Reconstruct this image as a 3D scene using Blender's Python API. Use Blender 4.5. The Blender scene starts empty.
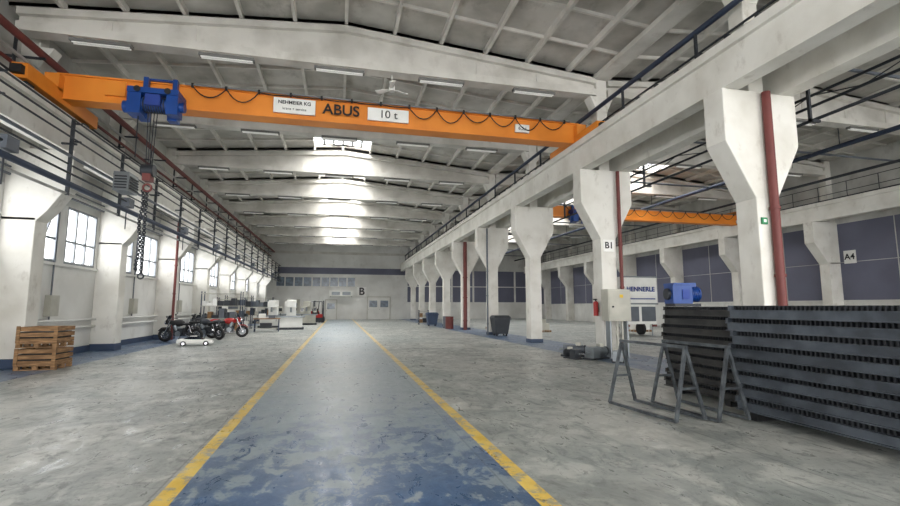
import bpy, math, random
from mathutils import Vector, Matrix
random.seed(7)
scene=bpy.context.scene
try:
    scene.view_settings.view_transform='Standard'
    scene.view_settings.look='None'
except Exception: pass

# ---------------------------------------------------------------- materials
def srgb(r,g,b):
    f=lambda c:(c/255/12.92) if c/255<=0.04045 else ((c/255+0.055)/1.055)**2.4
    return (f(r),f(g),f(b),1)
def mat(name,c,rough=.6,metal=0,c2=None,scale=2.0,detail=6,thr=(.4,.65),bump=0,emit=None,stretch=None,spec=.5,dirt=None):
    m=bpy.data.materials.new(name); m.use_nodes=True
    nt=m.node_tree; n=nt.nodes; L=nt.links; b=n['Principled BSDF']
    b.inputs['Base Color'].default_value=c; b.inputs['Roughness'].default_value=rough
    b.inputs['Metallic'].default_value=metal
    b.inputs['Specular IOR Level'].default_value=spec
    tc=n.new('ShaderNodeTexCoord'); mp=n.new('ShaderNodeMapping')
    if stretch: mp.inputs['Scale'].default_value=stretch
    L.new(tc.outputs['Object'],mp.inputs['Vector'])
    nz=n.new('ShaderNodeTexNoise'); nz.inputs['Scale'].default_value=scale; nz.inputs['Detail'].default_value=detail
    L.new(mp.outputs['Vector'],nz.inputs['Vector'])
    if c2 is None: c2=tuple(x*.82 for x in c[:3])+(1,)
    r=n.new('ShaderNodeValToRGB'); r.color_ramp.elements[0].position=thr[0]; r.color_ramp.elements[1].position=thr[1]
    r.color_ramp.elements[0].color=c2; r.color_ramp.elements[1].color=c
    L.new(nz.outputs['Fac'],r.inputs['Fac']); out=r.outputs['Color']
    if dirt:
        dc,ds,dthr,amt,dst=dirt
        m2=n.new('ShaderNodeMapping'); m2.inputs['Scale'].default_value=dst; L.new(tc.outputs['Object'],m2.inputs['Vector'])
        z2=n.new('ShaderNodeTexNoise'); z2.inputs['Scale'].default_value=ds; z2.inputs['Detail'].default_value=10; z2.inputs['Roughness'].default_value=.65
        L.new(m2.outputs['Vector'],z2.inputs['Vector'])
        mr=n.new('ShaderNodeMapRange'); mr.inputs[1].default_value=dthr[0]; mr.inputs[2].default_value=dthr[1]; mr.inputs[4].default_value=amt
        L.new(z2.outputs['Fac'],mr.inputs[0])
        mx=n.new('ShaderNodeMix'); mx.data_type='RGBA'; L.new(mr.outputs[0],mx.inputs[0]); L.new(out,mx.inputs[6]); mx.inputs[7].default_value=dc
        out=mx.outputs[2]
    L.new(out,b.inputs['Base Color'])
    if bump:
        bp=n.new('ShaderNodeBump'); bp.inputs['Strength'].default_value=bump; bp.inputs['Distance'].default_value=.02
        L.new(nz.outputs['Fac'],bp.inputs['Height']); L.new(bp.outputs['Normal'],b.inputs['Normal'])
    if emit:
        b.inputs['Emission Color'].default_value=emit[0]; b.inputs['Emission Strength'].default_value=emit[1]
    return m
M={}
grime=srgb(158,150,138)
M['white']=mat('white_paint',srgb(222,220,213),.8,c2=srgb(204,201,192),scale=1.2,thr=(.32,.6),bump=.05,detail=7,dirt=(grime,3.2,(.58,.74),.5,(1,1,.6)))
M['girder']=mat('girder_concrete',srgb(218,215,208),.8,c2=srgb(192,189,181),scale=.9,thr=(.35,.6),dirt=(grime,1.6,(.56,.72),.35,(1,1,.8)))
M['ceil']=mat('ceiling_concrete',srgb(206,203,196),.85,c2=srgb(172,169,161),scale=.8,thr=(.35,.62),detail=8,dirt=(srgb(130,125,116),1.8,(.55,.7),.5,(1,.6,1)))
M['rib']=mat('ceiling_rib',srgb(228,225,218),.8,c2=srgb(206,203,196),scale=1.5)
M['wallw']=mat('wall_white',srgb(224,224,220),.8,c2=srgb(205,204,199),scale=.5,thr=(.35,.6),detail=8,dirt=(srgb(168,165,157),1.4,(.57,.72),.4,(1,1,.7)))
M['wallg']=mat('wall_grey',srgb(204,204,199),.85,c2=srgb(172,171,166),scale=.6,thr=(.35,.6),dirt=(srgb(136,133,126),1.2,(.55,.7),.4,(1,1,.7)))
M['purple']=mat('slate_blue_panel',srgb(106,108,126),.65,c2=srgb(96,98,115),scale=.4)
M['orange']=mat('crane_orange',srgb(234,144,50),.45,c2=srgb(218,128,40),scale=.8)
M['blue']=mat('machine_blue',srgb(18,66,140),.4)
M['dblue']=mat('base_blue',srgb(58,74,100),.6)
M['dark']=mat('dark_steel',srgb(52,56,62),.5,.3)
M['black']=mat('black_rubber',srgb(24,24,26),.6)
M['pipe']=mat('pipe_grey',srgb(100,106,114),.5,.2)
M['pipel']=mat('pipe_lightgrey',srgb(176,176,172),.5,.1)
M['pipeb']=mat('pipe_darkblue',srgb(50,62,84),.5,.2)
M['red']=mat('pipe_oxide_red',srgb(112,54,50),.6)
M['bred']=mat('bright_red',srgb(176,36,34),.4)
M['grey']=mat('cabinet_grey',srgb(186,184,172),.5)
M['frame']=mat('window_frame_grey',srgb(132,137,142),.5)
M['steel']=mat('galvanised',srgb(140,146,150),.4,.6)
M['tres']=mat('trestle_steel',srgb(96,102,106),.45,.4,c2=srgb(66,70,74),scale=8)
M['stk']=mat('stack_bluegrey',srgb(86,93,102),.4,.4,c2=srgb(60,65,72),scale=3)
M['stk2']=mat('stack_dark',srgb(58,57,55),.5,.3,c2=srgb(34,34,34),scale=3)
M['comb']=mat('comb_dark',srgb(22,24,27),.7,.1)
M['combr']=mat('comb_rib',srgb(40,43,48),.6,.2)
M['wood']=mat('crate_wood',srgb(164,128,90),.8,c2=srgb(122,92,62),scale=4,stretch=(1,1,8))
M['signw']=mat('sign_white',srgb(236,236,232),.5,c2=srgb(228,228,223))
M['ink']=mat('ink_black',srgb(20,20,24),.6)
M['inkb']=mat('ink_blue',srgb(30,60,140),.6)
M['green']=mat('sign_green',srgb(20,130,80),.5)
M['chrome']=mat('chrome',srgb(200,200,205),.2,1)
M['tube']=mat('lamp_tube',srgb(225,225,220),.4,emit=((1,.98,.94,1),.2))
M['batten']=mat('lamp_housing',srgb(120,120,116),.6)
M['glass']=mat('dark_glass',srgb(40,46,54),.1)
M['officeglass']=mat('office_glass',srgb(120,135,150),.15,c2=srgb(90,100,112),scale=3)
M['pane']=mat('skylight_pane',srgb(240,244,248),.5,emit=((1,.99,.97,1),2.0))
M['yellowp']=mat('yellow_paint',srgb(230,190,40),.5)

def floor_mat():
    m=bpy.data.materials.new('floor_concrete_painted'); m.use_nodes=True
    nt=m.node_tree; n=nt.nodes; L=nt.links; b=n['Principled BSDF']
    tc=n.new('ShaderNodeTexCoord'); sp=n.new('ShaderNodeSeparateXYZ'); L.new(tc.outputs['Object'],sp.inputs[0])
    X=sp.outputs[0]; Y=sp.outputs[1]
    def noise(s,d=6,r=.55,st=None,dist=0):
        z=n.new('ShaderNodeTexNoise'); z.inputs['Scale'].default_value=s; z.inputs['Detail'].default_value=d
        z.inputs['Roughness'].default_value=r; z.inputs['Distortion'].default_value=dist
        if st:
            mp=n.new('ShaderNodeMapping'); mp.inputs['Scale'].default_value=st; L.new(tc.outputs['Object'],mp.inputs['Vector']); L.new(mp.outputs['Vector'],z.inputs['Vector'])
        else: L.new(tc.outputs['Object'],z.inputs['Vector'])
        return z.outputs['Fac']
    def mth(op,a,b2=None,clamp=False):
        z=n.new('ShaderNodeMath'); z.operation=op; z.use_clamp=clamp
        for i,v in enumerate([a,b2]):
            if v is None: continue
            if isinstance(v,(int,float)): z.inputs[i].default_value=v
            else: L.new(v,z.inputs[i])
        return z.outputs[0]
    def ramp(f,p0,p1):
        z=n.new('ShaderNodeMapRange'); z.inputs[1].default_value=p0; z.inputs[2].default_value=p1; z.clamp=True
        L.new(f,z.inputs[0]); return z.outputs[0]
    def mix(f,a,c):
        z=n.new('ShaderNodeMix'); z.data_type='RGBA'
        if isinstance(f,(int,float)): z.inputs[0].default_value=f
        else: L.new(f,z.inputs[0])
        for i,v in ((6,a),(7,c)):
            if isinstance(v,tuple): z.inputs[i].default_value=v
            else: L.new(v,z.inputs[i])
        return z.outputs[2]
    def band(v,c,h):
        return mth('LESS_THAN',mth('ABSOLUTE',mth('SUBTRACT',v,c)),h)
    n1=noise(.35,8,.6); n2=noise(1.7,10,.62); n3=noise(5,8,.7,dist=.4); n4=noise(.12,4); n5=noise(.8,10,.7,dist=1.2); n6=noise(14,6,.7)
    n7=noise(3.2,10,.72,st=(1.4,.7,1),dist=.8); n8=noise(9,5,.6,st=(.3,2.2,1),dist=.3)
    base=mix(ramp(n1,.38,.62),srgb(138,142,139),srgb(172,173,168))
    base=mix(mth('MULTIPLY',ramp(n2,.5,.58),.55),base,srgb(196,196,190))
    base=mix(mth('MULTIPLY',ramp(n5,.5,.58),.6),base,srgb(114,119,117))
    base=mix(mth('MULTIPLY',ramp(n7,.54,.62),.6),base,srgb(106,110,108))
    base=mix(mth('MULTIPLY',ramp(n3,.58,.66),.5),base,srgb(98,100,97))
    base=mix(mth('MULTIPLY',ramp(n6,.58,.65),.5),base,srgb(88,90,88))
    base=mix(mth('MULTIPLY',ramp(n8,.62,.68),.35),base,srgb(96,98,96))
    base=mix(mth('MULTIPLY',ramp(n4,.46,.6),.35),base,srgb(128,142,142))
    vo=n.new('ShaderNodeTexVoronoi'); vo.distance='CHEBYCHEV'; vo.inputs['Scale'].default_value=.6; vo.inputs['Randomness'].default_value=.8
    L.new(tc.outputs['Object'],vo.inputs['Vector'])
    vs=n.new('ShaderNodeSeparateColor'); L.new(vo.outputs['Color'],vs.inputs[0])
    base=mix(mth('MULTIPLY',mth('GREATER_THAN',vs.outputs[0],.8),.28),base,srgb(204,203,196))
    base=mix(mth('MULTIPLY',mth('GREATER_THAN',vs.outputs[1],.82),.24),base,srgb(112,117,116))
    vc=n.new('ShaderNodeTexVoronoi'); vc.feature='DISTANCE_TO_EDGE'; vc.inputs['Scale'].default_value=.3
    wv=n.new('ShaderNodeVectorMath'); wv.operation='ADD'
    nzc=n.new('ShaderNodeTexNoise'); nzc.inputs['Scale'].default_value=1.3; nzc.inputs['Detail'].default_value=5
    L.new(tc.outputs['Object'],nzc.inputs['Vector'])
    L.new(tc.outputs['Object'],wv.inputs[0]); L.new(nzc.outputs['Color'],wv.inputs[1]); L.new(wv.outputs[0],vc.inputs['Vector'])
    ck=mth('MULTIPLY',mth('LESS_THAN',vc.outputs['Distance'],.003),.35)
    base=mix(ck,base,srgb(95,97,95))
    jx=mth('LESS_THAN',mth('ABSOLUTE',mth('SUBTRACT',mth('FRACT',mth('DIVIDE',mth('ADD',Y,60),6.0)),.5)),.0025)
    jy=mth('LESS_THAN',mth('ABSOLUTE',mth('SUBTRACT',mth('FRACT',mth('DIVIDE',mth('ADD',X,60),3.0)),.5)),.0035)
    joint=mth('MAXIMUM',jx,jy)
    base=mix(mth('MULTIPLY',joint,.5),base,srgb(90,92,90))
    wear=mth('ADD',mth('MULTIPLY',n7,.45),mth('ADD',mth('MULTIPLY',n3,.2),mth('MULTIPLY',n2,.35)))
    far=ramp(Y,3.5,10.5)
    thr=mth('SUBTRACT',.52,mth('MULTIPLY',far,.09))
    worn=ramp(mth('SUBTRACT',wear,thr),-.005,.03)
    bl=mix(ramp(n3,.35,.65),srgb(38,74,116),srgb(64,98,138))
    bl=mix(ramp(n5,.45,.62),bl,srgb(50,80,114))
    bl=mix(mth('MULTIPLY',far,.74),bl,srgb(156,162,164))  # blue pales with distance: glare put into the colour, on top of wear
    bl=mix(mth('MULTIPLY',worn,.72),bl,mix(ramp(n1,.3,.7),srgb(132,148,156),srgb(160,166,164)))
    bl=mix(mth('MULTIPLY',ramp(n6,.6,.66),.4),bl,srgb(48,62,80))
    bl=mix(mth('MULTIPLY',joint,.3),bl,srgb(60,72,86))
    col=mix(band(X,.18,1.53),base,bl)
    side=mth('MAXIMUM',mth('LESS_THAN',X,-7.0),band(X,8.75,1.15))
    sb=mix(mth('MULTIPLY',ramp(wear,.48,.56),.6),srgb(52,84,124),srgb(130,142,150))
    col=mix(mth('MULTIPLY',side,.9),col,sb)
    yl=mth('MAXIMUM',band(X,-1.38,.08),band(X,1.72,.08))
    yw=mth('SUBTRACT',1.0,mth('MULTIPLY',mth('MAXIMUM',ramp(n3,.5,.58),mth('MULTIPLY',far,.3)),.75))
    yc=mix(ramp(n2,.4,.6),srgb(214,176,56),srgb(226,194,90))
    col=mix(mth('MULTIPLY',yl,yw),col,yc)
    L.new(col,b.inputs['Base Color'])
    rg=mth('ADD',.22,mth('MULTIPLY',ramp(n7,.35,.62),.3)); L.new(rg,b.inputs['Roughness'])
    bp=n.new('ShaderNodeBump'); bp.inputs['Strength'].default_value=.12; bp.inputs['Distance'].default_value=.02
    L.new(n3,bp.inputs['Height']); L.new(bp.outputs['Normal'],b.inputs['Normal'])
    return m
M['floor']=floor_mat()

# ---------------------------------------------------------------- mesh builder
class B:
    def __init__(s,name): s.name=name; s.v=[]; s.f=[]; s.m=[]; s.sm=[]; s.mats=[]; s.T=Matrix.Identity(4)
    def mi(s,k):
        if k not in s.mats: s.mats.append(k)
        return s.mats.index(k)
    def add(s,vs,fs,k,smooth=False):
        o=len(s.v); s.v+= [s.T@Vector(p) for p in vs]; i=s.mi(k)
        for f in fs: s.f.append([o+a for a in f]); s.m.append(i); s.sm.append(smooth)
    def box(s,a,b,k):
        x0,y0,z0=[min(a[i],b[i]) for i in range(3)]; x1,y1,z1=[max(a[i],b[i]) for i in range(3)]
        s.add([(x0,y0,z0),(x1,y0,z0),(x1,y1,z0),(x0,y1,z0),(x0,y0,z1),(x1,y0,z1),(x1,y1,z1),(x0,y1,z1)],
          [(0,3,2,1),(4,5,6,7),(0,1,5,4),(1,2,6,5),(2,3,7,6),(3,0,4,7)],k)
    def frustum(s,c0,d0,c1,d1,k):
        v=[]
        for c,d in ((c0,d0),(c1,d1)):
            for sx,sy in ((-1,-1),(1,-1),(1,1),(-1,1)): v.append((c[0]+sx*d[0]/2,c[1]+sy*d[1]/2,c[2]))
        s.add(v,[(0,3,2,1),(4,5,6,7),(0,1,5,4),(1,2,6,5),(2,3,7,6),(3,0,4,7)],k)
    def prism(s,poly,axis,t0,t1,k):
        n=len(poly)
        def P(p,t): return {'y':(p[0],t,p[1]),'x':(t,p[0],p[1]),'z':(p[0],p[1],t)}[axis]
        v=[P(p,t0) for p in poly]+[P(p,t1) for p in poly]
        f=[list(range(n)),list(range(2*n-1,n-1,-1))]+[(i,i+n,(i+1)%n+n,(i+1)%n) for i in range(n)]
        s.add(v,f,k)
    def cyl(s,p,q,r,k,seg=12,r2=None):
        p=Vector(p);q=Vector(q);d=(q-p).normalized()
        u=d.orthogonal().normalized();w=d.cross(u); r2=r if r2 is None else r2
        v=[]
        for c,rr in ((p,r),(q,r2)):
            for i in range(seg):
                a=2*math.pi*i/seg; v.append(c+(u*math.cos(a)+w*math.sin(a))*rr)
        s.add(v,[(i,(i+1)%seg,(i+1)%seg+seg,i+seg) for i in range(seg)],k,seg>4)
        s.add(v,[list(range(seg-1,-1,-1)),list(range(seg,2*seg))],k)
    def path(s,pts,r,k,seg=6):
        for a,b in zip(pts,pts[1:]): s.cyl(a,b,r,k,seg)
    def bar(s,p,q,w,k): s.cyl(p,q,w*.7,k,4)
    def torus(s,c,ax,R,r,k,seg=24,ms=8):
        c=Vector(c);ax=Vector(ax).normalized();u=ax.orthogonal().normalized();w=ax.cross(u);v=[];f=[]
        for i in range(seg):
            a=2*math.pi*i/seg;d=u*math.cos(a)+w*math.sin(a)
            for j in range(ms):
                t=2*math.pi*j/ms; v.append(c+d*(R+r*math.cos(t))+ax*r*math.sin(t))
        for i in range(seg):
            for j in range(ms):
                f.append((i*ms+j,((i+1)%seg)*ms+j,((i+1)%seg)*ms+(j+1)%ms,i*ms+(j+1)%ms))
        s.add(v,f,k,True)
    def ell(s,c,d,k,seg=14,rings=9,rot=None):
        v=[];f=[];c=Vector(c)
        for i in range(rings+1):
            th=math.pi*i/rings
            for j in range(seg):
                ph=2*math.pi*j/seg
                p=Vector((d[0]*math.sin(th)*math.cos(ph),d[1]*math.sin(th)*math.sin(ph),d[2]*math.cos(th)))
                if rot: p=rot@p
                v.append(c+p)
        for i in range(rings):
            for j in range(seg): f.append((i*seg+j,i*seg+(j+1)%seg,(i+1)*seg+(j+1)%seg,(i+1)*seg+j))
        s.add(v,f,k,True)
    def loft(s,secs,k,smooth=True):
        n=len(secs[0]);v=[p for q in secs for p in q];f=[]
        for i in range(len(secs)-1):
            for j in range(n): f.append((i*n+j,i*n+(j+1)%n,(i+1)*n+(j+1)%n,(i+1)*n+j))
        f.append(list(range(n)));f.append([(len(secs)-1)*n+j for j in range(n-1,-1,-1)])
        s.add(v,f,k,smooth)
    def done(s,bevel=0):
        me=bpy.data.meshes.new(s.name); me.from_pydata([tuple(p) for p in s.v],[],s.f)
        for k in s.mats: me.materials.append(M[k])
        for i,p in enumerate(me.polygons): p.material_index=s.m[i]; p.use_smooth=s.sm[i]
        me.update()
        import bmesh
        bm=bmesh.new(); bm.from_mesh(me); bmesh.ops.recalc_face_normals(bm,faces=bm.faces[:]); bm.to_mesh(me); bm.free()
        o=bpy.data.objects.new(s.name,me); scene.collection.objects.link(o)
        if bevel:
            md=o.modifiers.new('bevel','BEVEL'); md.width=bevel; md.segments=2; md.limit_method='ANGLE'
        return o
def text(body,loc,size,rot,k,parent,name='lettering',bold=0.0):
    c=bpy.data.curves.new(name,'FONT'); c.body=body; c.size=size; c.extrude=.004; c.offset=bold
    c.align_x='CENTER'; c.align_y='CENTER'; c.materials.append(M[k])
    o=bpy.data.objects.new(name,c); scene.collection.objects.link(o); o.location=loc
    o.rotation_euler=[math.radians(a) for a in rot]; o.parent=parent; return o
def place(x,y,z=0,deg=0): return Matrix.Translation((x,y,z))@Matrix.Rotation(math.radians(deg),4,'Z')

# ---------------------------------------------------------------- layout
YB=-9.9; YE=61.0
FR=[-9.9+6*i for i in range(12)]
XL=-8.8; XR=26.6; XM=8.7

b=B('floor'); b.box((XL-.25,YB-.5,-.2),(XR+.25,YE+.25,0),'floor'); b.done()

def zc(x,c,h): return 10.45-.75*abs(x-c)/h
b=B('ceiling')
SKY=[]
for (x0,x1,c) in ((-9.0,9.0,0.0),(9.0,26.8,17.9)):
    ns=12; w=(x1-x0)/ns; h=(x1-x0)/2
    for fi in range(len(FR)):
        ya=FR[fi]; yb=FR[fi+1] if fi+1<len(FR) else YE+.2
        if yb<=ya: continue
        skyl = (fi in (5,6,7,8,9,10)) and (yb-ya)>5
        i0=1.9; i1=.3
        for i in range(ns):
            xa=x0+i*w; xb=xa+w
            segs=[(ya,yb)]
            if skyl and i in (5,6): segs=[(ya,ya+i0),(yb-i1,yb)]
            for (p,q) in segs:
                za,zb=zc(xa,c,h),zc(xb,c,h)
                b.prism([(xa,za),(xb,zb),(xb,zb+.12),(xa,za+.12)],'y',p,q,'ceil')
                b.box((xa-.05,p,za-.2),(xa+.05,q,za+.02),'rib')
            n=4
            for j in range(n+1):
                y=ya+(yb-ya)*j/n
                if skyl and i in (5,6) and ya+i0<y<yb-i1: continue
                za,zb=zc(xa,c,h),zc(xb,c,h)
                b.prism([(xa,za-.1),(xb,zb-.1),(xb,zb),(xa,za)],'y',y-.035,y+.035,'rib')
        if skyl: SKY.append((c,ya+i0,yb-i1,w))
b.done()
LIGHTS=[]
for i,(c,y0,y1,w) in enumerate(SKY):
    s=B('skylight_%d'%(i+1)); z0=10.28; z1=10.66  # side hall skylights are added to light that hall
    s.box((c-w-.05,y0-.05,z0),(c-w,y1+.05,z1),'white'); s.box((c+w,y0-.05,z0),(c+w+.05,y1+.05,z1),'white')
    s.box((c-w,y0-.05,z0),(c+w,y0,z1),'white'); s.box((c-w,y1,z0+.15),(c+w,y1+.05,z1),'white')
    s.box((c-w,y0,z1),(c+w,y1,z1+.03),'pane')
    for j in range(1,6):
        x=c-w+2*w*j/6; s.box((x-.05,y0,z1-.18),(x+.05,y1,z1-.1),'frame')
    for j in range(1,5):
        y=y0+(y1-y0)*j/5; s.box((c-w,y-.05,z1-.18),(c+w,y+.05,z1-.1),'frame')
    s.done()
    LIGHTS.append((c,(y0+y1)/2,z1-.04,2*w-.06,(y1-y0)-.06))
for i,(x,y,z,a,d) in enumerate(LIGHTS):
    l=bpy.data.lights.new('daylight_and_fill','AREA'); l.shape='RECTANGLE'; l.size=a; l.size_y=d; l.energy=700 if x<5 else 540  # main hall: skylight daylight; side hall: added fill lamps
    l.color=(1,.985,.96)
    o=bpy.data.objects.new('daylight_and_fill',l); scene.collection.objects.link(o); o.location=(x,y,z)

def girder(xa,xb,y,c,h):
    b=B('roof_girder'); n=8
    zb=9.0
    top=[(xa,zc(xa,c,h)-.24),(c,zc(c,c,h)-.24),(xb,zc(xb,c,h)-.24)]
    b.prism([(xa,zb)]+top+[(xb,zb)],'y',y-.09,y+.09,'girder')
    b.box((xa,y-.22,zb-.12),(xb,y+.22,zb+.12),'girder')
    b.prism([top[0],top[1],(c,top[1][1]-.2),(xa,top[0][1]-.2)],'y',y-.24,y+.24,'girder')
    b.prism([top[1],top[2],(xb,top[2][1]-.2),(c,top[1][1]-.2)],'y',y-.24,y+.24,'girder')
    for i in range(1,n):
        x=xa+(xb-xa)*i/n
        b.box((x-.06,y-.12,zb),(x+.06,y+.12,zc(x,c,h)-.26),'girder')
    b.done()
    t=B('lamp_batten')
    for i in range(5):
        x=xa+(xb-xa)*(i+.6)/5.3
        t.box((x-.75,y-.1,zb-.2),(x+.75,y+.1,zb-.12),'batten')
        for dy in (-.05,.05): t.cyl((x-.7,y+dy,zb-.22),(x+.7,y+dy,zb-.22),.022,'tube',6)
    t.done()
for y in FR[1:]:
    girder(-8.5,8.5,y,0,9.0); girder(8.95,26.3,y,17.9,8.9)

def col_mid(y):
    b=B('concrete_column'); x=XM; hy=.27; hx=.28
    b.box((x-hx,y-hy,0),(x+hx,y+hy,3.9),'white')
    b.prism([(x-hx,3.85),(x-.95,5.05),(x-.95,6.2),(x+.95,6.2),(x+.95,5.05),(x+hx,3.85)],'y',y-hy,y+hy,'white')
    b.box((x-.2,y-.2,6.2),(x+.2,y+.2,9.7),'white')
    b.prism([(x-.2,8.3),(x-.45,8.85),(x+.45,8.85),(x+.2,8.3)],'y',y-.21,y+.21,'white')
    b.box((x-hx-.02,y-hy-.02,0),(x+hx+.02,y+hy+.02,.16),'dblue')
    return b
def col_left(y):
    b=B('concrete_column'); hy=.27
    b.box((XL,y-hy,0),(-8.0,y+hy,4.0),'white')
    b.prism([(XL,3.9),(-8.0,3.9),(-7.75,4.2),(-7.35,4.85),(-7.25,5.1),(-7.25,5.9),(XL,5.9)],'y',y-hy,y+hy,'white')
    b.box((XL,y-.2,5.9),(-8.35,y+.2,9.7),'white')
    b.prism([(-8.35,8.2),(-8.0,8.85),(-8.35,8.85)],'y',y-.2,y+.2,'white')
    b.box((XL,y-hy-.02,0),(-7.98,y+hy+.02,.25),'dblue')
    return b
def col_right(y):
    b=B('concrete_column'); hy=.27
    b.box((25.8,y-hy,0),(XR,y+hy,4.0),'white')
    b.prism([(XR,3.9),(25.8,3.9),(24.9,5.05),(24.9,6.2),(XR,6.2)],'y',y-hy,y+hy,'white')
    b.box((26.2,y-.2,6.2),(XR,y+.2,9.7),'white')
    return b
for y in FR[1:]:
    col_mid(y).done(.02); col_left(14.9 if abs(y-14.1)<.01 else y).done(.02); col_right(y).done(.02)

def runway(xc,z0,z1):
    b=B('crane_runway_beam'); y0=YB;y1=YE-.02
    b.box((xc-.2,y0,z0),(xc+.2,y1,z1),'white')
    b.box((xc-.3,y0,z1-.2),(xc+.3,y1,z1),'white')
    b.box((xc-.05,y0,z1),(xc+.05,y1,z1+.12),'dark')
    y=y0+1
    while y<y1:
        b.box((xc-.2,y-.06,z1),(xc+.2,y+.06,z1+.06),'dark'); y+=.75
    b.done()
runway(XM-.72,6.2,7.15); runway(XM+.72,6.2,7.15); runway(-7.65,5.9,6.85); runway(25.2,6.2,7.15)
b=B('roof_edge_beam'); b.box((XM-.25,YB,9.45),(XM+.25,YE,9.62),'girder'); b.done()

# ---------------------------------------------------------------- walls
WZ0,WZ1=3.0,4.9
wins=[]
for i in range(1,len(FR)-1):
    a=FR[i]
    ya=a+.45; yb=FR[i+1]-.4
    if abs(a-14.1)<.01: ya=a+1.25
    if abs(a-8.1)<.01: yb=FR[i+1]+.4
    m=(ya+yb)/2
    wins+= [(ya,m-.2),(m+.2,yb)]
w=B('wall_left')
w.box((XL-.25,YB,0),(XL,YE,WZ0),'wallw'); w.box((XL-.25,YB,WZ1),(XL,YE,9.9),'wallg')
prev=YB
for (a,c) in wins: w.box((XL-.25,prev,WZ0),(XL,a,WZ1),'wallw'); prev=c
w.box((XL-.25,prev,WZ0),(XL,YE,WZ1),'wallw')
w.box((XL,YB,2.9),(XL+.08,YE,2.98),'wallw')
w.done()
for i,(a,c) in enumerate(wins):
    s=B('window_%d'%(i+1)); x=XL-.06
    t=.08
    s.box((x-.05,a,WZ0),(x+.05,a+t,WZ1),'frame'); s.box((x-.05,c-t,WZ0),(x+.05,c,WZ1),'frame')
    s.box((x-.05,a+t,WZ0),(x+.05,c-t,WZ0+t),'frame'); s.box((x-.05,a+t,WZ1-t),(x+.05,c-t,WZ1),'frame')
    for k in (1,2):
        y=a+(c-a)*k/3; s.box((x-.04,y-.04,WZ0+t),(x+.04,y+.04,WZ1-t),'frame')
    zt=WZ0+.75; s.box((x-.03,a+t,zt-.035),(x+.03,c-t,zt+.035),'frame')
    y0=a+(c-a)/3+.05;y1=a+(c-a)*2/3-.05
    if i%2==0:
        for (p,q) in (((x+.03,y0,zt+.05),(x+.3,y0,WZ1-.12)),((x+.03,y1,zt+.05),(x+.3,y1,WZ1-.12)),((x+.3,y0,WZ1-.12),(x+.3,y1,WZ1-.12)),((x+.03,y0,zt+.05),(x+.03,y1,zt+.05))):
            s.bar(p,q,.06,'frame')
    s.box((XL-.22,a,WZ0),(XL-.2,c,WZ1),'pane')
    s.done()
    l=bpy.data.lights.new('daylight_window','AREA'); l.shape='RECTANGLE'; l.size=WZ1-WZ0-.05; l.size_y=c-a-.05; l.energy=70; l.color=(.97,.985,1)
    o=bpy.data.objects.new('daylight_window',l); scene.collection.objects.link(o); o.location=(XL-.17,(a+c)/2,(WZ0+WZ1)/2)
    o.rotation_euler=(0,math.radians(-90),0)

w=B('wall_right')
w.box((XR,YB,0),(XR+.25,YE,1.9),'wallw'); w.box((XR,YB,1.9),(XR+.25,YE,6.1),'purple'); w.box((XR,YB,6.1),(XR+.25,YE,9.9),'wallg')
for y in FR:
    w.box((XR-.02,y+3-.02,1.9),(XR,y+3+.02,6.1),'wallg')
w.box((XR-.02,YB,3.97),(XR,YE,4.0),'wallg')
w.box((XR-.06,YB,1.85),(XR,YE,1.95),'wallw')
w.done()

w=B('wall_end')
w.box((XL-.25,YE,0),(XM,YE+.25,5.7),'wallw'); w.box((XL-.25,YE,5.7),(XM,YE+.25,6.5),'purple'); w.box((XL-.25,YE,6.5),(XM,YE+.25,10.8),'wallw')
w.box((XM,YE,0),(XR+.25,YE+.25,2.2),'wallw'); w.box((XM,YE,2.2),(XR+.25,YE+.25,6.4),'purple'); w.box((XM,YE,6.4),(XR+.25,YE+.25,10.8),'wallg')
for k in range(1,6):
    x=XM+(XR-XM)*k/6; w.box((x-.12,YE-.06,2.2),(x+.12,YE,6.4),'wallw')
w.box((XM,YE-.05,4.2),(XR,YE,4.32),'wallw')
w.box((XL,YE-.2,8.2),(XM,YE,8.5),'girder')
w.done()
s=B('window_90')
s.box((-7.7,YE-.06,4.0),(2.1,YE-.01,5.4),'wallw')
for k in range(9):
    x=-7.6+k*1.07; s.box((x+.06,YE-.09,4.15),(x+.98,YE-.06,5.25),'officeglass')
s.done()
def door(n,x0,x1,h,k,leafs=1):
    s=B('door_%d'%n); s.box((x0-.1,YE-.08,0),(x0,YE-.01,h+.1),'grey'); s.box((x1,YE-.08,0),(x1+.1,YE-.01,h+.1),'grey'); s.box((x0-.1,YE-.08,h),(x1+.1,YE-.01,h+.1),'grey')
    w=(x1-x0)/leafs
    for i in range(leafs):
        s.box((x0+i*w+.01,YE-.06,.01),(x0+(i+1)*w-.01,YE-.01,h-.01),k)
        s.box((x0+i*w+.2,YE-.07,h*.55),(x0+(i+1)*w-.2,YE-.06,h*.85),'officeglass')
        s.cyl((x0+i*w+.12,YE-.12,h*.45),(x0+i*w+.12,YE-.06,h*.45),.03,'dark')
    s.done()
door(1,-1.6,-.3,2.4,'wallw'); door(2,3.6,6.4,2.8,'wallw',2); door(3,-6.2,-4.8,2.4,'grey')
s=B('bay_sign'); s.box((2.2,YE-.12,2.9),(3.4,YE-.02,4.1),'signw'); so=s.done(); text('B',(2.8,YE-.13,3.5),1.3,(90,0,0),'ink',so,bold=.03)
s=B('air_handling_unit')
s.box((-1.2,YE-.9,2.9),(1.7,YE-.01,3.6),'signw'); s.box((-.9,YE-.95,3.05),(.1,YE-.9,3.45),'steel'); s.box((.4,YE-.95,3.05),(1.4,YE-.9,3.45),'steel')
s.box((-1.1,YE-.8,2.8),(-1.0,YE-.01,2.9),'steel'); s.box((1.5,YE-.8,2.8),(1.6,YE-.01,2.9),'steel'); s.done()
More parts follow.
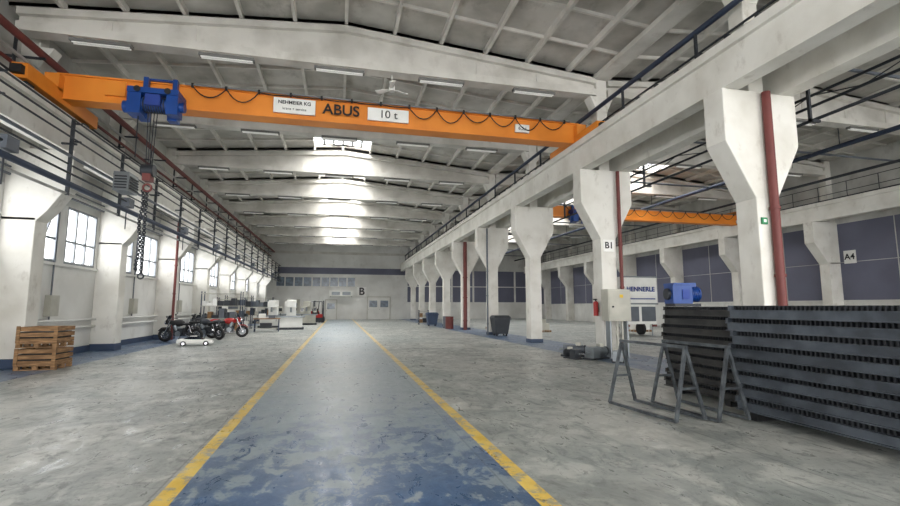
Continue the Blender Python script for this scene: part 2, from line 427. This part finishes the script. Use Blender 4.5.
s=B('baseboard_left'); s.box((XL,YB,0),(XL+.03,YE,.22),'dblue'); s.done()

# ---------------------------------------------------------------- services left
Y0,Y1=2,YE-.5
s=B('service_pipes')
for (x,z,r,k) in ((-7.1,4.85,.085,'pipeb'),(-7.05,5.12,.03,'dark'),(-7.15,5.4,.025,'dark'),(-7.0,6.05,.025,'dark'),(-7.0,6.3,.025,'dark'),(-7.0,6.55,.025,'dark'),(-7.12,5.62,.045,'pipe'),(-7.15,4.6,.04,'pipel')):
    s.cyl((x,Y0,z),(x,Y1,z),r,k,8)
y=5.2; i=0
while y<Y1:
    s.box((-7.16,y-.03,4.55),(-7.08,y+.03,6.65),'dark'); s.box((-7.35,y-.03,5.93),(-7.0,y+.03,5.98),'dark')
    s.box((-7.14,y-.02,6.0),(-6.9,y+.02,6.04),'dark'); s.box((-7.14,y-.02,6.5),(-6.9,y+.02,6.54),'dark')
    if i%2==0:
        s.box((-7.2,y+.3,4.95),(-6.95,y+.7,5.25),'pipe'); s.cyl((-7.1,y+.5,4.2),(-7.1,y+.5,4.85),.02,'dark',6)
    y+=3; i+=1
s.done()
s=B('wall_conduits')
for (x,z,r,k) in ((XL+.1,5.15,.04,'pipe'),(XL+.1,5.35,.03,'pipe'),(-8.2,7.05,.07,'pipel'),(-8.2,7.3,.05,'pipe'),(-8.2,7.5,.03,'dark'),(-8.15,8.0,.05,'pipel'),(-8.2,7.75,.05,'red'),(-8.2,8.6,.03,'dark')): s.cyl((x,Y0,z),(x,Y1,z),r,k,8)
for y in FR[3:]:
    for dy in (1.9,3.0): s.cyl((XL+.06,y+dy,1.2),(XL+.06,y+dy,5.3),.025,'pipe',6)
    s.box((XL,y+2.8,1.3),(XL+.18,y+3.25,1.95),'grey')
y=4.6
while y<Y1: s.box((-8.3,y-.025,6.87),(-8.24,y+.025,8.7),'dark'); s.box((-8.6,y-.025,7.6),(-8.1,y+.025,7.64),'dark'); y+=3
s.done()
s=B('heating_pipes')
s.cyl((-7.9,Y0,8.3),(-7.9,Y1,8.3),.1,'red',12)
y=5
while y<Y1: s.box((XL+.005,y-.03,8.15),(-7.8,y+.03,8.2),'dark'); y+=3
s.done()
s=B('radiator_pipe')
for z in (.9,1.15): s.cyl((XL+.12,Y0,z),(XL+.12,Y1,z),.04,'wallw',8)
s.done()
def railing(x,z,h,k,name='walkway_railing',step=1.5):
    s=B(name)
    for dz in (h*.5,h): s.cyl((x,Y0,z+dz),(x,Y1,z+dz),.018,k,6)
    y=Y0
    while y<Y1: s.cyl((x,y,z),(x,y,z+h),.018,k,6); y+=step
    s.done()
railing(25.7,7.15,1.0,'dark')
s=B('unit_heater'); s.box((-6.93,16.2,5.2),(-6.5,16.9,5.8),'steel')
for k in range(5): s.box((-6.49,16.25,5.27+k*.09),(-6.46,16.85,5.31+k*.09),'dark')
for k in range(5): s.box((-6.88,16.17,5.27+k*.09),(-6.55,16.2,5.31+k*.09),'dark')
s.box((-6.98,16.5,5.8),(-6.9,16.56,5.86),'dark')
s.done()
s=B('conductor_line')
s.cyl((XM-.45,Y0,8.2),(XM-.45,Y1,8.2),.07,'pipeb',8)
s.cyl((XM-.3,Y0,7.75),(XM-.3,Y1,7.75),.03,'dark',6)
s.cyl((XM-.38,Y0,7.5),(XM-.38,Y1,7.5),.03,'dark',6)
y=3
while y<Y1:
    s.box((XM-.5,y-.03,7.16),(XM-.44,y+.03,8.2),'dark'); y+=3
y=2.5
while y<Y1:
    s.cyl((XM-.38,y,7.16),(XM-.38,y,7.5),.035,'grey',6); s.box((XM-.5,y-.05,7.4),(XM-.3,y+.05,7.6),'dark'); y+=.8
s.done()
s=B('ceiling_pipes')
for (x,z,r,k) in ((11.2,8.1,.1,'pipeb'),(12.6,8.4,.06,'pipe'),(20.0,8.2,.1,'pipeb'),(23.5,7.9,.07,'dark'),(10.3,6.7,.05,'dark'),(10.6,5.9,.04,'dark')):
    s.cyl((x,Y0,z),(x,Y1,z),r,k,8)
for y in FR[2:]:
    s.cyl((9.4,y+1.5,8.25),(25,y+1.5,8.25),.05,'pipe',8)
    for x in (11.2,12.6,20): s.cyl((x,y+.4,8.2),(x,y+.4,9.6),.02,'dark',5)
    s.box((9.6,y-.03,6.6),(10.4,y+.03,6.66),'dark'); s.box((10.35,y-.03,5.8),(10.41,y+.03,6.66),'dark'); s.box((10.35,y-.03,5.8),(10.65,y+.03,5.86),'dark')
s.done()
s=B('cable_lattice')
x=14.2
for z in (7.8,8.15): s.cyl((x,Y0,z),(x,Y1,z),.045,'dark',6)
y=Y0;k=0
while y<Y1-2: s.cyl((x,y,7.8 if k%2 else 8.15),(x,y+1.5,8.15 if k%2 else 7.8),.018,'dark',5); y+=1.5;k+=1
for y in FR[2:]: s.cyl((x,y,8.15),(x,y,8.7),.02,'dark',5)
s.done()
for (x,y,k,r) in ((XM+.05,8.1-.38,'red',.085),(XM+.36,14.1-.4,'red',.06),(XM-.12,32.1-.43,'red',.13),(-7.9,25.6,'red',.06),(XM-.4,26.1-.36,'pipe',.05)):
    s=B('downpipe'); zt=6.15 if x>0 else 5.85
    s.cyl((x,y,.0),(x,y,zt),r,k,12)
    for z in (.6,2.2,3.6): s.cyl((x,y,z),(x,y,z+.06),r*1.25,k,12)
    s.done()

# ---------------------------------------------------------------- cranes
def hoist(s,x,y,z,sc=1.0):
    T0=s.T; s.T=T0@Matrix.Translation((x,y,z))@Matrix.Scale(sc,4)
    s.box((-.75,-.28,-.9),(-.35,.28,-.15),'blue'); s.box((.4,-.26,-.85),(.75,.26,-.2),'blue')
    s.cyl((-.35,0,-.5),(.4,0,-.5),.24,'blue',20)
    for i in range(9): s.cyl((-.3+i*.075,0,-.5),(-.27+i*.075,0,-.5),.27,'dark',20)
    s.cyl((-.92,0,-.62),(-.75,0,-.62),.2,'blue',16); s.cyl((.75,0,-.5),(.9,0,-.5),.17,'blue',16)
    s.box((-.75,-.32,-.2),(.77,.5,-.02),'blue'); s.box((-.6,.2,-.9),(-.3,.55,.1),'blue'); s.box((.3,.2,-.9),(.6,.55,.1),'blue')
    for xx in (-.45,.45): s.cyl((xx,-.36,-.1),(xx,-.28,-.1),.1,'black',14)
    s.box((-.2,-.36,-.62),(.25,-.24,-.25),'inkb')
    s.T=T0
def crane(name,xa,xb,y,z0,z1,zr,hx,hz,hs):
    s=B(name); hw=.2
    s.box((xa,y-hw,z0+.04),(xb,y+hw,z1-.04),'orange')
    s.box((xa,y-hw-.06,z0),(xb,y+hw+.06,z0+.04),'orange'); s.box((xa,y-hw-.06,z1-.04),(xb,y+hw+.06,z1),'orange')
    for x in (xa,xb):
        s.box((x-.17,y-1.7,zr+.12),(x+.17,y+1.7,zr+.5),'orange')
        for yy in (y-1.35,y+1.35):
            s.cyl((x-.06,yy,zr+.17),(x+.06,yy,zr+.17),.17,'dark',18)
        s.box((x-.12,y-1.85,zr+.2),(x+.12,y-1.7,zr+.4),'black'); s.box((x-.12,y+1.7,zr+.2),(x+.12,y+1.85,zr+.4),'black')
        s.prism([(x-.17,zr+.45),(x+.17,zr+.45),(x+.17,z1-.1),(x-.17,z1-.1)],'y',y-.45,y+.45,'orange')
    yf=y-hw-.16; n=13; a=xa+3.4; e=xb-.6; w=(e-a)/n
    s.box((a-.2,yf-.02,z1-.04),(e+.2,yf+.02,z1),'steel')
    for i in range(n+1):
        s.box((a+i*w-.03,yf-.03,z1-.1),(a+i*w+.03,yf+.03,z1+.02),'black')
        s.box((a+i*w-.015,yf,z1-.03),(a+i*w+.015,y-hw,z1),'steel')
    for i in range(n):
        xm=a+w*(i+.5); sag=.04 if (xb<9 and -2.4<xm<2.3) else (.3+.05*((i*7)%3))
        pts=[(a+w*(i+t/8),yf,z1-.06-sag*(1-(2*t/8-1)**2)) for t in range(9)]
        s.path(pts,.018,'black',5)
    s.box((xa+1.2,y-hw-.12,z0+.2),(xa+1.7,y-hw,z1-.12),'orange')
    hoist(s,hx,y-.66,hz,hs)
    s.box((hx-.5*hs,y-.35,z1),(hx+.5*hs,y+.25,z1+.05),'blue')
    for q in (-.45,.45): s.box((hx+q*hs-.06,y-.42,hz-.1),(hx+q*hs+.06,y-.27,z1+.05),'blue')
    return s
s=crane('bridge_crane',-7.65,XM-.72,14.5,7.22,7.95,6.97,-5.05,7.5,.82)
hx,hy=-5.1,13.84
for dx in (-.12,-.04,.04,.12): s.cyl((hx+dx,hy,7.1),(hx+dx*.6,hy,5.3),.012,'dark',5)
s.cyl((hx-.15,hy,5.25),(hx+.15,hy,5.25),.17,'dark',16); s.box((hx-.1,hy-.13,4.95),(hx+.1,hy+.13,5.3),'red')
s.torus((hx,hy,4.78),(0,1,0),.1,.03,'red',16,6)
for i in range(40):
    z=4.66-i*.055; s.torus((hx-.0,hy,z),(1,0,0) if i%2 else (0,1,0),.038,.017,'dark',8,4)
    s.torus((hx-.1+.03*math.sin(i*.3),hy,z+.02),(1,0,0) if i%2 else (0,1,0),.038,.017,'dark',8,4)
s.torus((hx,hy,2.4),(0,1,0),.07,.022,'dark',12,6)
s.cyl((hx-.35,hy,7.0),(hx-.35,hy,5.6),.014,'dark',5)
s.box((-2.05,14.17,7.36),(-.85,14.24,7.82),'signw'); s.box((.72,14.17,7.38),(2.0,14.24,7.78),'signw'); s.box((5.6,14.17,7.42),(6.1,14.24,7.69),'signw')
co=s.done()
text('NEHMEIER KG',(-1.45,14.16,7.68),.15,(90,0,0),'ink',co,bold=.003); text('krane + service',(-1.45,14.16,7.49),.11,(90,0,0),'ink',co)
text('ABUS',(-.08,14.16,7.58),.46,(90,0,0),'ink',co,bold=.008); text('10 t',(1.36,14.16,7.58),.36,(90,0,0),'ink',co)
text('6,3 t',(5.85,14.16,7.55),.16,(90,0,0),'ink',co)
s=crane('bridge_crane',XM+.72,25.2,25.0,6.85,7.5,7.27,13.6,7.2,.8); s.done()

s=B('ceiling_fan'); fx,fy,fz=1.45,14.1,8.4
s.cyl((fx,fy,fz+.1),(fx,fy,8.88),.02,'signw',8); s.cyl((fx,fy,fz-.06),(fx,fy,fz+.12),.1,'signw',16)
for k in range(3):
    s.T=Matrix.Translation((fx,fy,fz))@Matrix.Rotation(math.radians(120*k+25),4,'Z')@Matrix.Rotation(math.radians(14),4,'X')
    s.prism([(.1,-.05),(.55,-.1),(.55,.1),(.1,.05)],'z',-.01,.01,'signw')
s.T=Matrix.Identity(4); s.done()

# ---------------------------------------------------------------- signs
s=B('column_sign'); s.box((XM-.2,13.80,3.42),(XM+.2,13.83,3.82),'signw'); o=s.done(); text('B1',(XM,13.795,3.62),.3,(90,0,0),'ink',o,bold=.006)
s=B('wall_sign'); s.box((XR-.05,19.0,3.9),(XR-.01,19.6,4.6),'signw'); o=s.done(); text('A4',(XR-.06,19.3,4.25),.45,(90,0,-90),'ink',o,bold=.008)
s=B('exit_sign'); s.box((XM-.22,7.79,3.3),(XM-.08,7.82,3.44),'green'); s.box((XM-.18,7.78,3.34),(XM-.12,7.79,3.4),'signw'); s.done()

# ---------------------------------------------------------------- steel stacks
def stack(name,x0,x1,y0,y1,n,z0,dz,k,jit):
    s=B(name)
    for y in (y0+.3,y1-.3): s.box((x0+.02,y-.06,0),(x1,y+.06,z0),'comb')
    for i in range(n):
        j=random.uniform(-jit,jit); jy=random.uniform(-jit,jit)*1.6; z=z0+i*dz; xa=x0+j
        ya,yb=y0+jy,y1+jy; f=.66
        s.box((xa+.02,ya,z+.012),(xa+.45,yb,z+dz*f-.012),k)
        s.box((xa-.02,ya,z),(xa+.5,yb,z+.014),k); s.box((xa-.02,ya,z+dz*f-.014),(xa+.5,yb,z+dz*f),k)
        s.box((xa+.45,ya,z+.012),(x1,yb,z+dz*f-.012),'comb')
        yy=ya+.02
        while yy<yb:
            s.box((xa+.04,yy,z+dz*f),(xa+.3,yy+.02,z+dz-.004),'combr'); yy+=.06
        s.box((xa+.08,ya,z+dz*f),(x1,yb,z+dz-.002),'comb')
        s.box((xa-.01,ya,z+dz*f),(xa+.06,ya+.05,z+dz),k); s.box((xa-.01,yb-.05,z+dz*f),(xa+.06,yb,z+dz),k)
    return s.done()
stack('steel_grating_stack',5.72,6.9,2.6,5.95,8,.12,.187,'stk',.045)
stack('steel_grating_stack',6.15,7.2,6.25,8.0,9,.1,.167,'stk2',.03)
s=B('electric_hoist_unit'); s.T=place(6.42,7.75,1.605,-10)@Matrix.Scale(.9,4)
s.box((-.28,-.2,.0),(.28,.2,.06),'dark'); s.box((-.3,-.18,.06),(.12,.18,.45),'blue'); s.cyl((.12,0,.26),(.34,0,.26),.15,'blue',18)
for k in range(5): s.cyl((.14+k*.04,0,.26),(.155+k*.04,0,.26),.17,'blue',18)
s.cyl((-.36,0,.26),(-.3,0,.26),.12,'dark',16); s.box((-.3,-.22,.45),(.1,.2,.49),'blue'); s.box((-.1,-.2,.15),(.05,-.18,.35),'inkb'); s.box((.15,-.06,.4),(.28,.06,.5),'blue')
s.done()

def trestle(x,y,deg,L=1.35,h=1.02):
    s=B('steel_trestle'); s.T=place(x,y,0,deg); w=.042; sp=.26
    s.bar((0,-L/2,h),(0,L/2,h),w,'tres')
    for e in (-1,1):
        y0=e*L/2
        for sx in (-1,1): s.bar((0,y0*.95,h),(sx*sp,y0,.03),w,'tres')
        s.bar((-sp*.55,y0*.98,h*.45),(sp*.55,y0*.98,h*.45),w*.8,'tres')
    for sx in (-1,1): s.bar((sx*sp,-L/2,.04),(sx*sp,L/2,.04),w,'tres')
    s.done()
trestle(4.72,6.45,6,1.4,1.03); trestle(5.36,6.3,2,1.35,1.03)

s=B('control_cabinet'); x0=8.3; y=13.38
s.box((x0-.1,y-.2,1.15),(x0+.7,y+.2,2.15),'grey'); s.box((x0-.07,y-.22,1.19),(x0+.67,y-.2,2.11),'grey')
s.cyl((x0+.05,y-.25,1.6),(x0+.05,y-.2,1.6),.03,'dark'); s.box((x0+.3,y-.23,1.88),(x0+.42,y-.22,1.98),'yellowp')
for q in (.1,.3,.5): s.cyl((x0+q,y,0),(x0+q,y,1.15),.03,'grey')
for xx in (x0,x0+.6): s.box((xx,y-.1,0),(xx+.05,y+.15,1.15),'steel')
s.done(.01)
def extinguisher(x,y,z):
    s=B('fire_extinguisher'); s.cyl((x,y,z),(x,y,z+.42),.08,'bred',14); s.ell((x,y,z+.42),(.08,.08,.06),'bred'); s.cyl((x,y,z+.46),(x,y,z+.54),.025,'dark')
    s.box((x-.08,y-.02,z+.52),(x+.05,y+.02,z+.56),'dark'); s.path([(x+.02,y,z+.5),(x+.06,y-.06,z+.42),(x+.06,y-.08,z+.12)],.012,'black')
    s.box((x+.04,y-.03,z+.2),(x+.09,y+.03,z+.25),'dark'); s.done()
extinguisher(XM-.39,14.1,1.3)

def gearmotor(x,y,deg,k='pipe',sc=1):
    s=B('gear_motor'); s.T=place(x,y,0,deg)@Matrix.Scale(sc,4)
    s.box((-.4,-.18,0),(.35,.18,.05),'dark'); s.box((-.32,-.15,.05),(-.02,.15,.36),k); s.cyl((-.02,0,.22),(.34,0,.22),.13,k,16)
    for i in range(6): s.cyl((.03+i*.05,0,.22),(.045+i*.05,0,.22),.155,k,16)
    s.cyl((.34,0,.22),(.4,0,.22),.14,'dark',16); s.cyl((-.45,0,.22),(-.32,0,.22),.035,'steel'); s.box((.08,-.07,.34),(.24,.07,.44),'grey'); s.done()
gearmotor(7.75,13.2,20,'steel',1.05); gearmotor(7.5,14.2,-30,'pipe',1.0); gearmotor(7.95,12.4,60,'steel',.9); gearmotor(7.1,13.5,100,'dark',.8)
def pallet(s,x,y,z=0,w=1.2,d=.8):
    for i in range(5): s.box((x-w/2,y-d/2+i*(d-.1)/4,z+.1),(x+w/2,y-d/2+i*(d-.1)/4+.1,z+.122),'wood')
    for yy in (-d/2,-.05,d/2-.1):
        s.box((x-w/2,y+yy,z),(x+w/2,y+yy+.1,z+.02),'wood')
        for xx in (-w/2,-.05,w/2-.1): s.box((x+xx,y+yy,z+.02),(x+xx+.1,y+yy+.1,z+.1),'wood')
s=B('pallet_crate_stack')
CX,CY=-7.45,14.55
for lv in range(2):
    z=lv*.56; pallet(s,CX,CY,z,.9,.8)
    x0,x1,y0,y1=CX-.45,CX+.45,CY-.4,CY+.4
    for i in range(3):
        zz=z+.13+i*.145; g=.105
        s.box((x0,y0,zz),(x1,y0+.02,zz+g),'wood'); s.box((x0,y1-.02,zz),(x1,y1,zz+g),'wood')
        s.box((x0,y0+.02,zz),(x0+.02,y1-.02,zz+g),'wood'); s.box((x1-.02,y0+.02,zz),(x1,y1-.02,zz+g),'wood')
    for xx in (x0,x1-.08): s.box((xx,y0-.02,z+.12),(xx+.08,y0,z+.55),'wood')
    s.box((x0+.05,y0+.05,z+.125),(x1-.05,y1-.05,z+.4),'comb')
s.done()

def motorcycle(x,y,deg,k):
    s=B('motorcycle'); s.T=place(x,y,0,deg)@Matrix.Rotation(math.radians(-7),4,'X')
    R=.31
    for wx in (-.7,.72):
        s.torus((wx,0,R),(0,1,0),R-.065,.068,'black',28,8); s.torus((wx,0,R),(0,1,0),R-.14,.018,'chrome',24,6)
        s.cyl((wx,-.08,R),(wx,.08,R),.05,'chrome'); s.cyl((wx,-.06,R),(wx,-.05,R),.14,'steel',20)
        for i in range(7):
            a=i*2*math.pi/7; s.cyl((wx,0,R),(wx+.18*math.cos(a),0,R+.18*math.sin(a)),.014,'dark',5)
    for sy in (-.1,.1):
        s.cyl((.72,sy,R),(.42,sy,.98),.028,'chrome'); s.cyl((-.7,sy,R),(-.15,sy*.8,.4),.03,'dark')
        s.cyl((-.55,sy*1.3,.42),(-.42,sy,.78),.022,'chrome')
    s.path([(.42,0,.92),(.1,0,.86),(-.5,0,.74)],.035,'dark'); s.path([(.4,0,.88),(.25,0,.35),(-.15,0,.32),(-.25,0,.75)],.03,'dark')
    s.ell((.12,0,.86),(.32,.17,.16),k); s.ell((-.3,0,.82),(.28,.14,.07),'black'); s.ell((-.62,0,.9),(.26,.11,.07),k)
    s.box((-.12,-.16,.3),(.26,.16,.62),'dark'); s.cyl((.12,-.1,.55),(.22,-.12,.78),.08,'steel'); s.cyl((.12,.1,.55),(.22,.12,.78),.08,'steel')
    s.cyl((.05,-.2,.4),(.05,.2,.4),.12,'steel',16)
    s.path([(.3,-.14,.5),(.3,-.16,.25),(-.2,-.18,.25)],.025,'chrome'); s.cyl((-.2,-.18,.25),(-.85,-.2,.42),.055,'chrome',12,.06)
    s.path([(.36,-.36,1.02),(.42,-.18,1.06),(.42,.18,1.06),(.36,.36,1.02)],.016,'dark'); s.cyl((.36,-.38,1.02),(.39,-.27,1.04),.025,'black'); s.cyl((.36,.38,1.02),(.39,.27,1.04),.025,'black')
    s.ell((.55,0,.92),(.12,.14,.14),k); s.cyl((.62,0,.9),(.69,0,.89),.1,'chrome',16)
    s.loft([[(.6,-.15,.95),(.6,.15,.95),(.56,.15,.96),(.56,-.15,.96)],[(.48,-.12,1.22),(.48,.12,1.22),(.46,.12,1.21),(.46,-.12,1.21)]],'glass',False)
    s.prism([(.45,.58),(.6,.67),(.85,.66),(1.0,.52),(.98,.5),(.84,.62),(.62,.63),(.47,.56)],'y',-.06,.06,k)
    s.prism([(-.9,.62),(-.75,.7),(-.5,.66),(-.5,.63),(-.75,.66),(-.88,.6)],'y',-.08,.08,'black')
    for sy in (-.3,.3): s.cyl((.4,sy,1.04),(.42,sy*1.15,1.18),.01,'dark'); s.ell((.42,sy*1.2,1.2),(.02,.07,.045),'black')
    s.cyl((-.05,.15,.3),(-.1,.33,.03),.014,'dark')
    s.done()
motorcycle(-7.0,24.0,168,'black'); motorcycle(-6.2,25.3,150,'dark'); motorcycle(-5.6,26.6,20,'bred'); motorcycle(-7.0,27.8,165,'dark')
def car(x,y,deg,L=1.35):
    s=B('toy_sports_car'); s.T=place(x,y,0,deg)@Matrix.Scale(L/4.4,4)
    secs=[]
    prof=[(-2.2,.35,.75,.7),(-2.1,.28,.92,.85),(-1.5,.24,.95,.92),(-.6,.22,.88,.93),(.6,.22,.86,.93),(1.4,.24,.8,.92),(2.0,.26,.66,.82),(2.2,.32,.52,.65)]
    for (px,z0,z1,hw) in prof:
        secs.append([(px,-hw,z0),(px,-hw*1.02,(z0+z1)/2),(px,-hw*.93,z1-.06),(px,-hw*.7,z1),(px,hw*.7,z1),(px,hw*.93,z1-.06),(px,hw*1.02,(z0+z1)/2),(px,hw,z0)])
    s.loft(secs,'signw')
    s.loft([[(-1.5,-.72,.9),(-1.5,.72,.9),(-1.5,.72,.91),(-1.5,-.72,.91)],[(-.6,-.7,.85),(-.6,.7,.85),(-.6,.55,1.25),(-.6,-.55,1.25)],[(.1,-.7,.85),(.1,.7,.85),(.1,.55,1.24),(.1,-.55,1.24)],[(1.0,-.7,.8),(1.0,.7,.8),(1.0,.7,.83),(1.0,-.7,.83)]],'glass',False)
    s.box((-.65,-.54,1.23),(.15,.54,1.28),'signw')
    for wx in (-1.35,1.35):
        for sy in (-.86,.86):
            s.cyl((wx,sy-.11,.33),(wx,sy+.11,.33),.34,'black',24); s.cyl((wx,sy-.12,.33),(wx,sy+.12,.33),.2,'chrome',14)
    s.box((2.05,-.6,.5),(2.16,-.35,.6),'glass'); s.box((2.05,.35,.5),(2.16,.6,.6),'glass'); s.box((-2.0,-.75,1.0),(-1.8,.75,1.04),'dark')
    for sy in (-.6,.6): s.box((-1.95,sy-.03,.9),(-1.85,sy+.03,1.0),'dark')
    s.done()
car(-5.75,21.6,8)

def shelf(x,y,w,d,h,n,deg=0):
    s=B('storage_rack'); s.T=place(x,y,0,deg)
    for xx in (-w/2,w/2-.05):
        for yy in (-d/2,d/2-.05): s.box((xx,yy,0),(xx+.05,yy+.05,h),'pipeb')
    for i in range(n):
        z=.15+i*(h-.3)/(n-1); s.box((-w/2,-d/2,z),(w/2,d/2,z+.04),'grey')
        xx=-w/2+.08
        while xx<w/2-.3 and i<n-1:
            ww=random.uniform(.2,.4); hh=random.uniform(.15,(h-.3)/(n-1)-.1); s.box((xx,-d/2+.05,z+.04),(xx+ww-.03,d/2-.1,z+.04+hh),random.choice(['wood','grey','pipe','dark','dark','signw','pipe'])); xx+=ww
    s.done()
shelf(-6.8,30.6,2.2,.7,2.5,4); shelf(-7.0,36.5,1.8,.7,2.4,4); shelf(-6.6,43,2.2,.7,2.4,4); shelf(-6.9,33.4,1.6,.6,2.2,4)
def machine(x,y,deg=0,k='signw'):
    s=B('milling_machine'); s.T=place(x,y,0,deg)
    s.box((-.9,-.45,0),(.9,.5,.15),'dark'); s.box((-.8,-.35,.15),(.8,.45,.85),k); s.box((-.95,-.5,.85),(.95,.45,.95),'steel')
    s.box((-.3,.1,.95),(.35,.5,2.1),k); s.box((-.25,-.35,1.55),(.3,.12,2.0),k); s.cyl((0,-.15,1.2),(0,-.15,1.55),.07,'steel')
    s.box((.6,-.45,1.1),(.9,-.35,1.6),'grey'); s.box((.63,-.46,1.25),(.87,-.45,1.5),'glass'); s.cyl((.75,-.4,.95),(.75,-.4,1.1),.03,'dark')
    s.torus((-.95,-.2,.7),(1,0,0),.12,.015,'chrome',14,5); s.done(.02)
machine(-3.3,35.2,5); machine(-5.0,38.5,-8); machine(-2.8,44,0,'grey'); machine(-4.6,46,0,'signw')
s=B('workbench'); s.T=place(-4.5,32.5,0,4)
s.box((-.8,-.35,.8),(.8,.35,.86),'wood')
for xx in (-.75,.7):
    for yy in (-.32,.27): s.box((xx,yy,0),(xx+.05,yy+.05,.8),'pipeb')
s.box((-.75,-.3,.2),(.75,.3,.23),'grey'); s.box((-.5,-.2,.86),(-.1,.15,1.15),'signw'); s.box((.1,-.2,.86),(.5,.1,1.05),'pipe'); s.box((-.4,-.2,.23),(.3,.2,.55),'dark'); s.done()
def forklift(x,y,deg):
    s=B('forklift'); s.T=place(x,y,0,deg)
    s.box((-.55,-1.1,.3),(.55,.6,.85),'bred'); s.frustum((0,-.85,.85),(1.05,.6),(0,-.85,1.15),(.9,.5),'bred'); s.box((-.3,-.4,.85),(.3,.1,1.0),'black'); s.box((-.28,-.5,1.0),(.28,-.4,1.4),'black')
    for sx in (-.45,.45):
        s.cyl((sx,.5,.85),(sx,.3,2.1),.04,'dark'); s.cyl((sx,-.9,1.1),(sx,-.6,2.1),.04,'dark'); s.box((sx-.06,.65,.05),(sx+.02,.8,2.2),'dark')
        s.cyl((sx*1.2-.1,.4,.32),(sx*1.2+.1,.4,.32),.32,'black',20); s.cyl((sx*1.2-.1,-.75,.26),(sx*1.2+.1,-.75,.26),.26,'black',20)
        s.box((sx*.6-.06,.8,.06),(sx*.6+.06,1.8,.1),'dark')
    s.box((-.5,-.65,2.08),(.5,.35,2.14),'dark'); s.box((-.5,.8,.1),(.5,.84,.5),'dark'); s.cyl((0,.2,1.05),(0,.3,.9),.015,'dark'); s.torus((0,.2,1.06),(0,.4,1),.14,.015,'black',16,5)
    s.done()
forklift(-2.2,50,200)
def bin_(x,y,k='dblue'):
    s=B('waste_container'); s.frustum((x,y,.12),(.7,.6),(x,y,1.0),(.95,.8),k); s.frustum((x,y,1.0),(1.0,.85),(x,y,1.12),(.8,.6),k)
    for sx in (-.28,.28):
        for sy in (-.22,.22): s.cyl((x+sx-.03,y+sy,.07),(x+sx+.03,y+sy,.07),.07,'black')
    s.box((x-.5,y-.46,.9),(x+.5,y-.42,.96),k); s.done()
bin_(8.75,24.9,'dark'); bin_(7.6,38.7,'dblue')
shelf(7.4,41.6,.9,.5,1.3,3,0)
s=B('oil_drum')
for (x,y,k) in ((7.9,33.6,'red'),(7.9,34.5,'pipe')):
    s.cyl((x,y,0),(x,y,.88),.29,k,20)
    for z in (.28,.58,.86): s.cyl((x,y,z),(x,y,z+.025),.305,k,20)
s.done()
s=B('box_trailer'); s.T=place(16.2,22.8,0,0)
s.box((-1.05,0,1.75),(1.05,2.6,3.25),'signw'); s.box((-1.08,-.03,1.72),(1.08,0,1.8),'steel'); s.box((-1.08,-.03,3.2),(1.08,0,3.28),'steel')
s.box((-1.0,.1,.65),(1.0,2.5,1.72),'signw'); s.box((-.95,.05,.8),(-.1,.1,1.6),'pipe'); s.box((.1,.05,.8),(.95,.1,1.6),'pipe')
s.box((-.9,-.04,2.0),(.9,-.02,2.06),'inkb')
for sx in (-.85,.85): s.cyl((sx-.1,1.3,.35),(sx+.1,1.3,.35),.35,'black',20); s.box((sx-.14,.04,.5),(sx+.14,.1,.62),'red')
s.cyl((0,2.5,.75),(0,3.6,.5),.05,'dark'); s.cyl((0,3.4,0),(0,3.4,.6),.04,'steel'); s.cyl((-.8,.2,0),(-.8,.2,.7),.035,'steel'); s.cyl((.8,.2,0),(.8,.2,.7),.035,'steel')
o=s.done(); text('HENNERLE',(16.2,22.76,2.55),.36,(90,0,0),'inkb',o,bold=.008)
for (x,y) in ((12.5,28),(11.2,33),(19,27),(21.5,24)):
    s=B('loaded_pallet'); pallet(s,x,y); s.box((x-.5,y-.35,.125),(x+.5,y+.35,.55),random.choice(['grey','dark','signw'])); s.box((x-.3,y-.3,.55),(x+.3,y+.3,.8),'grey'); s.done()
s=B('machine_lathe'); s.T=place(21.5,17.5,0,0)
s.box((-1.4,-.4,0),(-.7,.4,.8),'pipe'); s.box((.7,-.4,0),(1.3,.4,.8),'pipe'); s.box((-1.5,-.35,.8),(1.4,.35,1.0),'pipe'); s.box((-1.5,-.35,1.0),(-.7,.35,1.6),'pipe')
s.cyl((-.7,0,1.3),(-.5,0,1.3),.18,'chrome',18); s.box((0,-.3,1.0),(.4,.3,1.25),'steel'); s.box((.9,-.2,1.0),(1.3,.2,1.45),'bred'); s.done()

# ---------------------------------------------------------------- world, camera
w=bpy.data.worlds.new('world'); scene.world=w; w.use_nodes=True
bg=w.node_tree.nodes['Background']; bg.inputs[0].default_value=(1,.99,.975,1); bg.inputs[1].default_value=6.6
cam=bpy.data.cameras.new('camera'); cam.sensor_width=36; cam.lens=18.7; cam.clip_end=300
co=bpy.data.objects.new('camera',cam); scene.collection.objects.link(co)
psi=math.radians(13.3); th=math.radians(6.55)
F=Vector((math.sin(psi)*math.cos(th),math.cos(psi)*math.cos(th),math.sin(th))); R=Vector((math.cos(psi),-math.sin(psi),0)); U=R.cross(F)
mw=Matrix((R,U,-F)).transposed().to_4x4(); mw.translation=Vector((0,0,1.6)); co.matrix_world=mw
scene.camera=co
